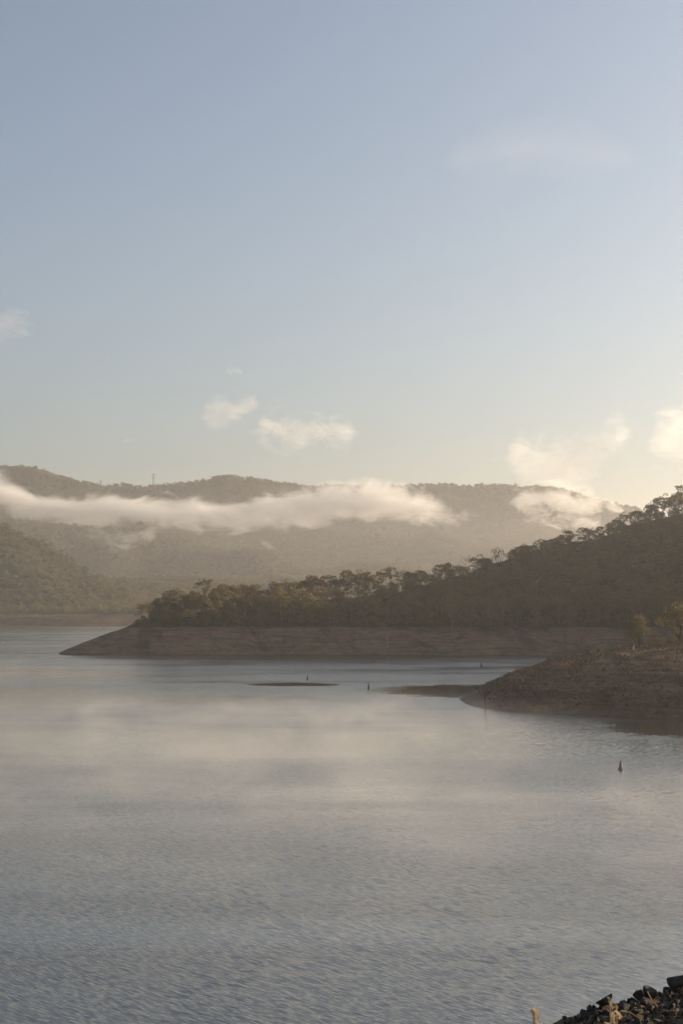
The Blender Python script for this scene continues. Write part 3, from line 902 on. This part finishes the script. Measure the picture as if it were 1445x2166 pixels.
for i, (px, py, L, a, lb) in enumerate(((690, 1371, 9, .5, 'long pale driftwood log slanting down the bare bank'), (816, 1371, 6, 1.1, 'short pale log at the foot of the standing dead tree'), (335, 1378, 3, .2, 'short log at the waterline near the point'), (1010, 1366, 5, .8, 'fallen branch on the reddish bank'), (480, 1352, 3, -.3, 'small dark log midway up the bank'))):
    q = pen_on(px, py)
    V, Fc = [], []
    e = (math.cos(a) * L * .9, math.sin(a) * L * .35)
    z1 = hat(h_pen, q[0] + e[0], q[1] + e[1]) - q[2]
    tube(V, Fc, [(0, 0, .1), (e[0] * .5, e[1] * .5 + .2, z1 * .5 + .25), (e[0], e[1], z1 + .2)], [.22, .17, .08], 7)
    tube(V, Fc, [(e[0] * .6, e[1] * .6, z1 * .6 + .2), (e[0] * .6 + .3, e[1] * .6, z1 * .6 + 1.3)], [.09, .03], 5)
    o = mesh_obj('log', V, Fc, M_BARK_W if i != 4 else M_BARK_D); o.location = q
    tag(o, lb, 'log', 'driftwood on the bare bank')

# ------------------------------------------------------------------ near bank with the riprap
SPUR = [W(*p) for p in ((1000, 2480, 28), (1100, 2330, 29.2), (1196, 2195, 30.2), (1240, 2158, 30.5), (1275, 2135, 30.8), (1350, 2118, 31.3), (1400, 2112, 31.7), (1425, 2096, 31.8), (1460, 2090, 32), (1600, 2046, 32.5))] + [(11, 33.5, 19.2)]
SPUR2 = [(11, 33.5, 19.2), (16, 30, 20.4), (24, 20, 22), (40, 8, 23)]
KNOLL = [(-6, -6, 23.0), (0, -3, 23.35), (.5, 2, 23.3), (.95, 4.2, 22.95)]
TOP = [(.5, 1, 23.3), (14, 3, 23.2), (40, 8, 23.4)]
def rf_sharp(X, Y, pts, fr, bk):
    out = np.full(X.shape, -1e9)
    for (a, b) in zip(pts[:-1], pts[1:]):
        ex, ey = b[0] - a[0], b[1] - a[1]
        t = np.clip(((X - a[0]) * ex + (Y - a[1]) * ey) / (ex * ex + ey * ey), 0, 1)
        cx, cy = a[0] + t * ex, a[1] + t * ey
        d = np.hypot(X - cx, Y - cy)
        out = np.maximum(out, a[2] + t * (b[2] - a[2]) - np.where(ex * (Y - a[1]) - ey * (X - a[0]) < 0, fr, bk) * d)
    return out
def h_near(X, Y):
    g = rf_sharp(X, Y, SPUR, .16, .72)
    g = np.maximum(g, rf_sharp(X, Y, SPUR2, .6, .6))
    g = np.maximum(g, rf_sharp(X, Y, KNOLL, .6, .6)); g = np.maximum(g, rf_sharp(X, Y, TOP, .55, .6))
    return np.maximum(g + fbm(X, Y, .9, 3, 60) * .16, -8)
near = grid_mesh('near_bank', -50, 60, -45, 90, .6, h_near, None, cut=-7.9)
tb = NT('rubble_soil'); n1 = tb.noise(tb.pos(), 5, 5, .7)
near.data.materials.append(tb.done(tb.bsdf(tb.mix(tb.smooth(n1, .35, .65), (.018, .014, .011), (.07, .055, .04)), .95, .1, tb.bump(n1, .8, .08))))
tag(near, kind='structure')
crest_pts = [(p[0] / p[1] * F + 722.5, p[1]) for p in SPUR[:10]]
rngN = random.Random(12)
SHAPE = ['flat slab', 'angular block', 'wedge-shaped rock', 'blunt squarish rock', 'pointed rock']
k = 0
for r in range(11):
    px, j = 1190 - r * 6 + (r % 2) * 10, 0
    while px < 1500:
        s = rngN.choice([.10, .13, .16, .20, .25, .32]) * rngN.uniform(.85, 1.15)
        px += s * 58
        D = float(np.interp(px, [c[0] for c in crest_pts], [c[1] for c in crest_pts])) - r * .29 + rngN.uniform(-.1, .1) - .08
        x = (px - 722.5) / F * D
        z = hat(h_near, x, D)
        j += 1; k += 1
        put_rock(k * 5 + r, (x, D, z + s * rngN.uniform(.05, .22)), s * 1.05, f'dark {SHAPE[k % 5]}, {ordinal(j)} from the left in the {ORD[r]} row of the riprap', 'riprap rocks on the near bank', rngN)
        px += s * 42
for px, py, D, s, lb in ((1432, 2078, 31.6, .44, 'largest dark boulder, jutting up at the right end of the riprap'), (1371, 2096, 31.4, .30, 'slanting slab sticking out above the riprap outline'), (1355, 2104, 31.2, .30, 'tall dark block beside the slanting slab on the outline'),
                     (1280, 2118, 30.6, .28, 'dark rounded block on the left part of the riprap outline'), (1193, 2153, 30.1, .12, 'small stone lying apart at the left end of the riprap')):
    q = W(px, py, D); put_rock(int(px), q, s, lb, 'riprap rocks on the near bank', rngN)
# rubble between them
V, Fc = [], []
for _ in range(2600):
    px = rngN.uniform(1150, 1520); D = float(np.interp(px, [c[0] for c in crest_pts], [c[1] for c in crest_pts])) - rngN.uniform(-.05, 3.4)
    x = (px - 722.5) / F * D; z = hat(h_near, x, D)
    me = ROCKS[rngN.randrange(14)]; s = rngN.uniform(.05, .17)
    M_ = Matrix.Translation((x, D, z + s * .3)) @ Matrix.Rotation(rngN.uniform(0, 6.28), 4, Vector((rngN.random(), rngN.random(), rngN.random())).normalized()) @ Matrix.Scale(s, 4)
    i = len(V); V.extend(tuple(M_ @ v.co) for v in me.vertices); Fc.extend(tuple(i + q for q in p_.vertices) for p_ in me.polygons)
tb = NT('rubble_stone'); n1 = tb.noise(tb.pos(), 9, 4, .7)
M_RUBB = tb.done(tb.bsdf(tb.mix(tb.smooth(n1, .40, .66), (.025, .020, .017), (.19, .145, .095)), .9, .2))
rub = mesh_obj('rubble', V, Fc, M_RUBB); tag(rub, kind='stuff'); rub['label'] = 'loose stone chips between the riprap rocks'

# dry weeds in front of the riprap
tb = NT('straw'); st_ = tb.n('ShaderNodeBsdfTranslucent'); st_.inputs[0].default_value = (.55, .40, .22, 1)
ms = tb.n('ShaderNodeMixShader'); ms.inputs[0].default_value = .4
tb.link(tb.bsdf((.50, .38, .23), .8, .2), ms.inputs[1]); tb.link(st_.outputs[0], ms.inputs[2]); M_STRAW = tb.done(ms.outputs[0])
def weed(seed, px, py, D, head, label, leaves=0, name='dry_grass_stalk', r0=.0022):
    rng = random.Random(seed)
    top = Vector(W(px, py, D)); bx, by = top.x + .05, top.y + .03
    bz = hat(h_near, bx, by) - .05
    root = empty(name, (bx, by, bz))
    H = top.z - bz
    V, Fc = [], []
    path = [(0, 0, 0), (-.01, 0, H * .4), (-.03, -.01, H * .75), (top.x - bx, top.y - by, H)]
    tube(V, Fc, path, [r0 * 1.4, r0 * 1.2, r0, r0 * .7], 5)
    mesh_obj('stem', V, Fc, M_STRAW, root)
    V, Fc = [], []
    for _ in range(head):
        t = rng.uniform(0, 1); c_ = Vector(path[-1]) - Vector((-.012, 0, .045)) * t * (1 if head < 30 else 2)
        d_ = Vector((rng.uniform(-1, 1), rng.uniform(-1, 1), rng.uniform(.3, 1.6))).normalized() * .009
        n_ = d_.orthogonal().normalized() * .0025
        i = len(V); V.extend([tuple(c_ - n_), tuple(c_ + d_ * .6 - n_ * 1.6), tuple(c_ + d_), tuple(c_ + n_)]); Fc.append((i, i + 1, i + 2, i + 3))
    if V: mesh_obj('seed_head', V, Fc, M_STRAW, root)
    for q in range(leaves):
        V, Fc = [], []
        z0 = H - rng.uniform(.01, .10); a = rng.uniform(0, 6.28); L = rng.uniform(.018, .034)
        pts_ = [(math.cos(a) * L * t, math.sin(a) * L * t, z0 + L * (t * .9 - t * t * rng.uniform(.3, 1.4))) for t in (0, .35, .7, 1)]
        for p0, wd in zip(pts_, (.001, .006, .005, .0008)): V.extend([(p0[0] - math.sin(a) * wd, p0[1] + math.cos(a) * wd, p0[2]), (p0[0] + math.sin(a) * wd, p0[1] - math.cos(a) * wd, p0[2])])
        for k_ in range(3): Fc.append((2 * k_, 2 * k_ + 1, 2 * k_ + 3, 2 * k_ + 2))
        lf = mesh_obj('leaf', V, Fc, M_STRAW, root); lf.location = (path[-1][0] * .8, 0, 0)
    return tag(root, label, 'dry weed')
weed(1, 1129, 2140, 2.6, 26, 'blurred straw seed head rising from the bottom edge, apart from the rocks')
weed(2, 1289, 2112, 4.4, 10, 'tall straw stalk with papery curled leaves in front of the riprap', leaves=5, name='dry_weed')
weed(3, 1303, 2124, 4.5, 8, 'second straw stalk with a broad papery leaf beside the tall one', leaves=4, name='dry_weed')
weed(4, 1296, 2146, 4.2, 14, 'shortest dry stalk of the clump in front of the riprap', leaves=4, name='dry_weed')
for i, (a, b, c_, lb) in enumerate((((1370, 2110, 29.9), (1380, 2130, 29.7), (1392, 2142, 29.6), 'thin forked straw twig lying on the riprap centre'), ((1330, 2152, 29.0), (1345, 2162, 28.9), (1362, 2172, 28.8), 'pale bent twig at the bottom edge of the riprap'), ((1360, 2122, 29.6), (1385, 2132, 29.5), (1392, 2144, 29.45), 'curved pale stem hooked over a dark rock'))):
    V, Fc = [], []
    q = [Vector(W(*t_)) + Vector((0, 0, .10)) for t_ in (a, b, c_)]
    o0 = q[0].copy(); q = [tuple(v - o0) for v in q]
    tube(V, Fc, q, [.012, .011, .006], 5); tube(V, Fc, [q[1], tuple(Vector(q[1]) + Vector((.10, 0, .08)))], [.008, .004], 5)
    o = mesh_obj('twig', V, Fc, M_STRAW); o.location = o0; tag(o, lb, 'twig', 'dry twigs on the riprap')

# ------------------------------------------------------------------ cloud, fog and mist (real volumes)
def band_cloud(name, D, stations, depth, density, cell, seed, carve=1.1, soft=.35, aniso=.62, step=.5, color=(1, .99, .97), kind=None, label=None, cat=None, group=None, stretch=1.9, fall=None):
    """A body of cloud whose top and bottom follow the STATIONS (pixel x, top y, bottom y), DEPTH metres deep."""
    st = [(W(px, t_, D)[0], W(px, t_, D)[2], W(px, b_, D)[2]) for px, t_, b_ in stations]
    x0, x1 = st[0][0], st[-1][0]
    zmin, zmax = min(s[2] for s in st), max(s[1] for s in st)
    tmax = max((s[1] - s[2]) / 2 for s in st)
    t = NT(name + '_vapour')
    p = t.pos(); x, y, z = t.sep(p)[:3]
    xn = t.math('DIVIDE', t.math('SUBTRACT', x, x0), x1 - x0, clamp=True)
    nrm = lambda s: (s[0] - x0) / (x1 - x0)
    zc = t.math('MULTIPLY_ADD', t.curve(xn, [(nrm(s), ((s[1] + s[2]) / 2 - zmin) / (zmax - zmin)) for s in st]), zmax - zmin, zmin)
    th = t.math('MULTIPLY', t.curve(xn, [(nrm(s), (s[1] - s[2]) / 2 / tmax) for s in st]), tmax)
    a = t.math('DIVIDE', t.math('SUBTRACT', z, zc), th)
    b = t.math('DIVIDE', t.math('SUBTRACT', y, D), depth / 2)
    r = t.math('SQRT', t.math('ADD', t.math('MULTIPLY', a, a), t.math('MULTIPLY', b, b)))
    ends = t.math('MULTIPLY', t.smooth(xn, 0, .16), t.smooth(xn, .84, 1, 1, 0))
    vec = t.vmath('MULTIPLY', t.vmath('ADD', p, (seed * 311.0, seed * 97.0, seed * 53.0)), (1 / stretch, .28, 1))
    n = t.noise(vec, 1.0 / cell, 7, .72, .5)
    n2 = t.noise(vec, .27 / cell, 2, .5)
    f = t.math('SUBTRACT', 1.0, r)
    f = t.math('ADD', f, t.math('MULTIPLY', t.math('SUBTRACT', n, .52), carve * 4.2))
    f = t.math('ADD', f, t.math('MULTIPLY', t.math('SUBTRACT', n2, .5), carve * 2.4))
    f = t.math('SUBTRACT', f, t.math('SUBTRACT', 1.0, ends))
    f = t.smooth(f, 0, soft * 2)
    f = t.math('MULTIPLY', f, t.smooth(r, 1.27, 1.0))
    if fall is not None: f = t.math('MULTIPLY', f, t.smooth(a, -1.0, .1, fall, 1.0))
    v = t.n('ShaderNodeVolumePrincipled')
    v.inputs['Color'].default_value = (*color, 1); v.inputs['Anisotropy'].default_value = aniso
    t.put(v.inputs['Density'], t.math('MULTIPLY', f, density))
    m = t.done(vol=v.outputs[0]); m.cycles.volume_step_rate = step
    V, Fc, n_ = [], [], 14
    S = []
    m_ = max(len(st) * 2, 10)
    for i in range(m_ + 1):
        X = x0 + (x1 - x0) * i / m_
        S.append((X, float(np.interp(X, [s[0] for s in st], [(s[1] + s[2]) / 2 for s in st])), float(np.interp(X, [s[0] for s in st], [(s[1] - s[2]) / 2 for s in st]))))
    for X, zc_, th_ in S:
        for i in range(n_):
            an = 2 * math.pi * i / n_
            V.append((X, D + math.cos(an) * depth / 2 * 1.28, zc_ + math.sin(an) * th_ * 1.28))
    for q in range(len(S) - 1):
        for i in range(n_):
            j = (i + 1) % n_; Fc.append((q * n_ + i, q * n_ + j, (q + 1) * n_ + j, (q + 1) * n_ + i))
    Fc.append(tuple(range(n_))[::-1]); Fc.append(tuple(range(m_ * n_, (m_ + 1) * n_)))
    o = mesh_obj(name, V, Fc, m)
    return tag(o, label, cat, group, kind)

band_cloud('fog', 3740, [(-420, 940, 1070), (-200, 960, 1080), (0, 980, 1104), (40, 1008, 1106), (100, 1036, 1108), (200, 1038, 1116), (300, 1044, 1124), (400, 1042, 1130), (500, 1040, 1128), (600, 1032, 1122), (700, 1020, 1114), (800, 1014, 1110), (870, 1016, 1122),
    (920, 1026, 1132), (980, 1042, 1142), (1030, 1060, 1128), (1080, 1078, 1118), (1130, 1090, 1110)], 130, .042, 36, 9, carve=.50, soft=.45, step=.09, stretch=2.2, kind='stuff', label='low fog bank lying along the far hills')
band_cloud('fog', 3800, [(1060, 1050, 1075), (1090, 1020, 1100), (1130, 1012, 1108), (1180, 1018, 1118), (1240, 1030, 1118), (1290, 1050, 1110), (1340, 1070, 1100)], 90, .022, 28, 7, carve=1.0, soft=.42, step=.2, kind='stuff', label='torn fog drifting over the right end of the far ridge')
band_cloud('fog', 3200, [(165, 1120, 1135), (200, 1108, 1160), (240, 1115, 1180), (290, 1110, 1160), (330, 1105, 1140), (345, 1110, 1130)], 40, .012, 22, 3, carve=1.3, soft=.5, step=.4, kind='stuff', label='thin scraps of fog below the fog bank on the left')
band_cloud('fog', 3150, [(548, 1140, 1150), (562, 1140, 1165), (575, 1150, 1166), (590, 1160, 1166)], 40, .014, 14, 5, carve=.8, soft=.5, step=.4, kind='stuff', label='small isolated puff of fog under the fog bank')

CL = 'clouds low in the sky'
def scloud(D, st, dens, cell, seed, label, depth=200, **k):
    k.setdefault('carve', .85); k.setdefault('soft', .55)
    return band_cloud('cloud', D, st, depth, dens, cell, seed, step=.22, label=label, cat='cloud', group=CL, **k)
scloud(9000, [(415, 870, 885), (440, 845, 910), (470, 835, 915), (500, 840, 895), (530, 832, 875), (560, 845, 860)], .0038, 66, 2, 'small ragged cloud left of the broad cloud above the ridge')
scloud(9000, [(520, 900, 930), (550, 872, 952), (600, 858, 962), (650, 855, 960), (700, 860, 966), (745, 874, 962), (775, 905, 925)], .0080, 84, 4, 'broad cream cloud alone above the middle of the far ridge', carve=.65)
scloud(9200, [(1040, 965, 985), (1085, 925, 1010), (1130, 905, 1085), (1180, 900, 1090), (1225, 890, 1060), (1270, 872, 1020), (1320, 842, 990), (1360, 850, 920)], .0070, 85, 6, 'large cream cloud climbing to the right from the ridge end', carve=.5)
scloud(9500, [(1340, 920, 985), (1385, 868, 1010), (1420, 842, 1000), (1470, 835, 990), (1560, 850, 990), (1700, 880, 960)], .0048, 80, 8, 'cream cloud cut off by the right edge of the picture', depth=220, carve=.75)
scloud(9000, [(-130, 690, 730), (-60, 665, 735), (0, 645, 728), (40, 642, 722), (90, 680, 715)], .0030, 66, 10, 'small pale cloud at the left edge of the sky')
scloud(9000, [(900, 330, 370), (1000, 270, 390), (1100, 235, 400), (1220, 240, 400), (1330, 290, 380), (1400, 320, 350)], .0010, 220, 12, 'very faint large cloud high in the right of the sky', carve=.45, soft=1.1, depth=300)
scloud(9000, [(474, 784, 790), (492, 776, 795), (516, 782, 790)], .0022, 45, 14, 'tiny wisp of cloud above the two middle clouds', depth=120)
scloud(9000, [(258, 932, 938), (276, 923, 938), (294, 926, 934)], .0022, 45, 16, 'tiny wisp of cloud low over the left saddle', depth=120)
# contrail
t = NT('ice_trail'); v = t.n('ShaderNodeVolumePrincipled'); v.inputs['Anisotropy'].default_value = .4
t.put(v.inputs['Density'], t.math('MULTIPLY', t.smooth(t.noise(t.pos(), .02, 3), .3, .6), .05)); m = t.done(vol=v.outputs[0]); m.cycles.volume_step_rate = .5
V, Fc = [], []; q = [Vector(W(217 + 22 * s, 773 - 32 * s, 12000)) for s in (0, .5, 1)]
tube(V, Fc, [tuple(a) for a in q], [4, 10, 4], 8)
tag(mesh_obj('contrail', V, Fc, m), 'short slanting aircraft trail in the left of the sky', 'contrail')

# thin steam over the lake, also thickened and spread to brighten the water
t = NT('steam'); p = t.pos(); x, y, z = t.sep(p)[:3]
vec = t.vmath('MULTIPLY', p, (.060, .034, .10))
n = t.noise(vec, 1.0, 5, .62, .7)
n2 = t.noise(p, .0065, 2, .5)
f = t.math('ADD', n, t.math('MULTIPLY', t.math('SUBTRACT', n2, .5), .5))
d = t.math('MULTIPLY', t.math('MULTIPLY_ADD', t.smooth(f, .38, .70), .80, .22), t.smooth(z, .2, 4.5, 1, 0))
d = t.math('MULTIPLY', d, t.math('MAXIMUM', t.smooth(y, 370, 490, 1.0, .0), t.math('MULTIPLY', t.smooth(x, -175, -40, .45, 0), t.smooth(y, 560, 800, 1, 0))))
d = t.math('MULTIPLY', d, t.math('MAXIMUM', t.smooth(y, 200, 262, 1, 0), t.smooth(t.math('SUBTRACT', x, t.math('MULTIPLY', y, .13)), -34, 14, 1, .04)))

v = t.n('ShaderNodeVolumePrincipled'); v.inputs['Color'].default_value = (1, .97, .93, 1); v.inputs['Anisotropy'].default_value = .4
t.put(v.inputs['Density'], t.math('MULTIPLY', t.math('MULTIPLY', d, t.smooth(y, 105, 230, .30, 1)), .0125)); m = t.done(vol=v.outputs[0]); m.cycles.volume_step_rate = .12
V, Fc = [], []; box(V, Fc, -230, 160, 70, 800, .12, 4.6)
tag(mesh_obj('mist', V, Fc, m), kind='stuff', label='thin steam drifting on the lake')

# moister air pooled in the valley beyond the peninsula
t = NT('valley_air'); v = t.n('ShaderNodeVolumePrincipled')
v.inputs['Color'].default_value = (1.0, .985, .95, 1); v.inputs['Density'].default_value = 1.1e-4; v.inputs['Anisotropy'].default_value = .6
V, Fc = [], []; box(V, Fc, -1800, 2000, 2480, 4600, .3, 205)
tag(mesh_obj('valley_mist', V, Fc, t.done(vol=v.outputs[0])), kind='stuff', label='pale mist pooled in the valley beyond the peninsula')

# ------------------------------------------------------------------ the air itself
t = NT('hazy_air'); v = t.n('ShaderNodeVolumePrincipled')
v.inputs['Color'].default_value = (1.0, .975, .93, 1); v.inputs['Density'].default_value = 0.98e-4; v.inputs['Anisotropy'].default_value = .6
V, Fc = [], []; box(V, Fc, -12600, 12600, -12600, 12600, -10.2, 432)
tag(mesh_obj('haze', V, Fc, t.done(vol=v.outputs[0])), kind='stuff', label='pale morning haze')
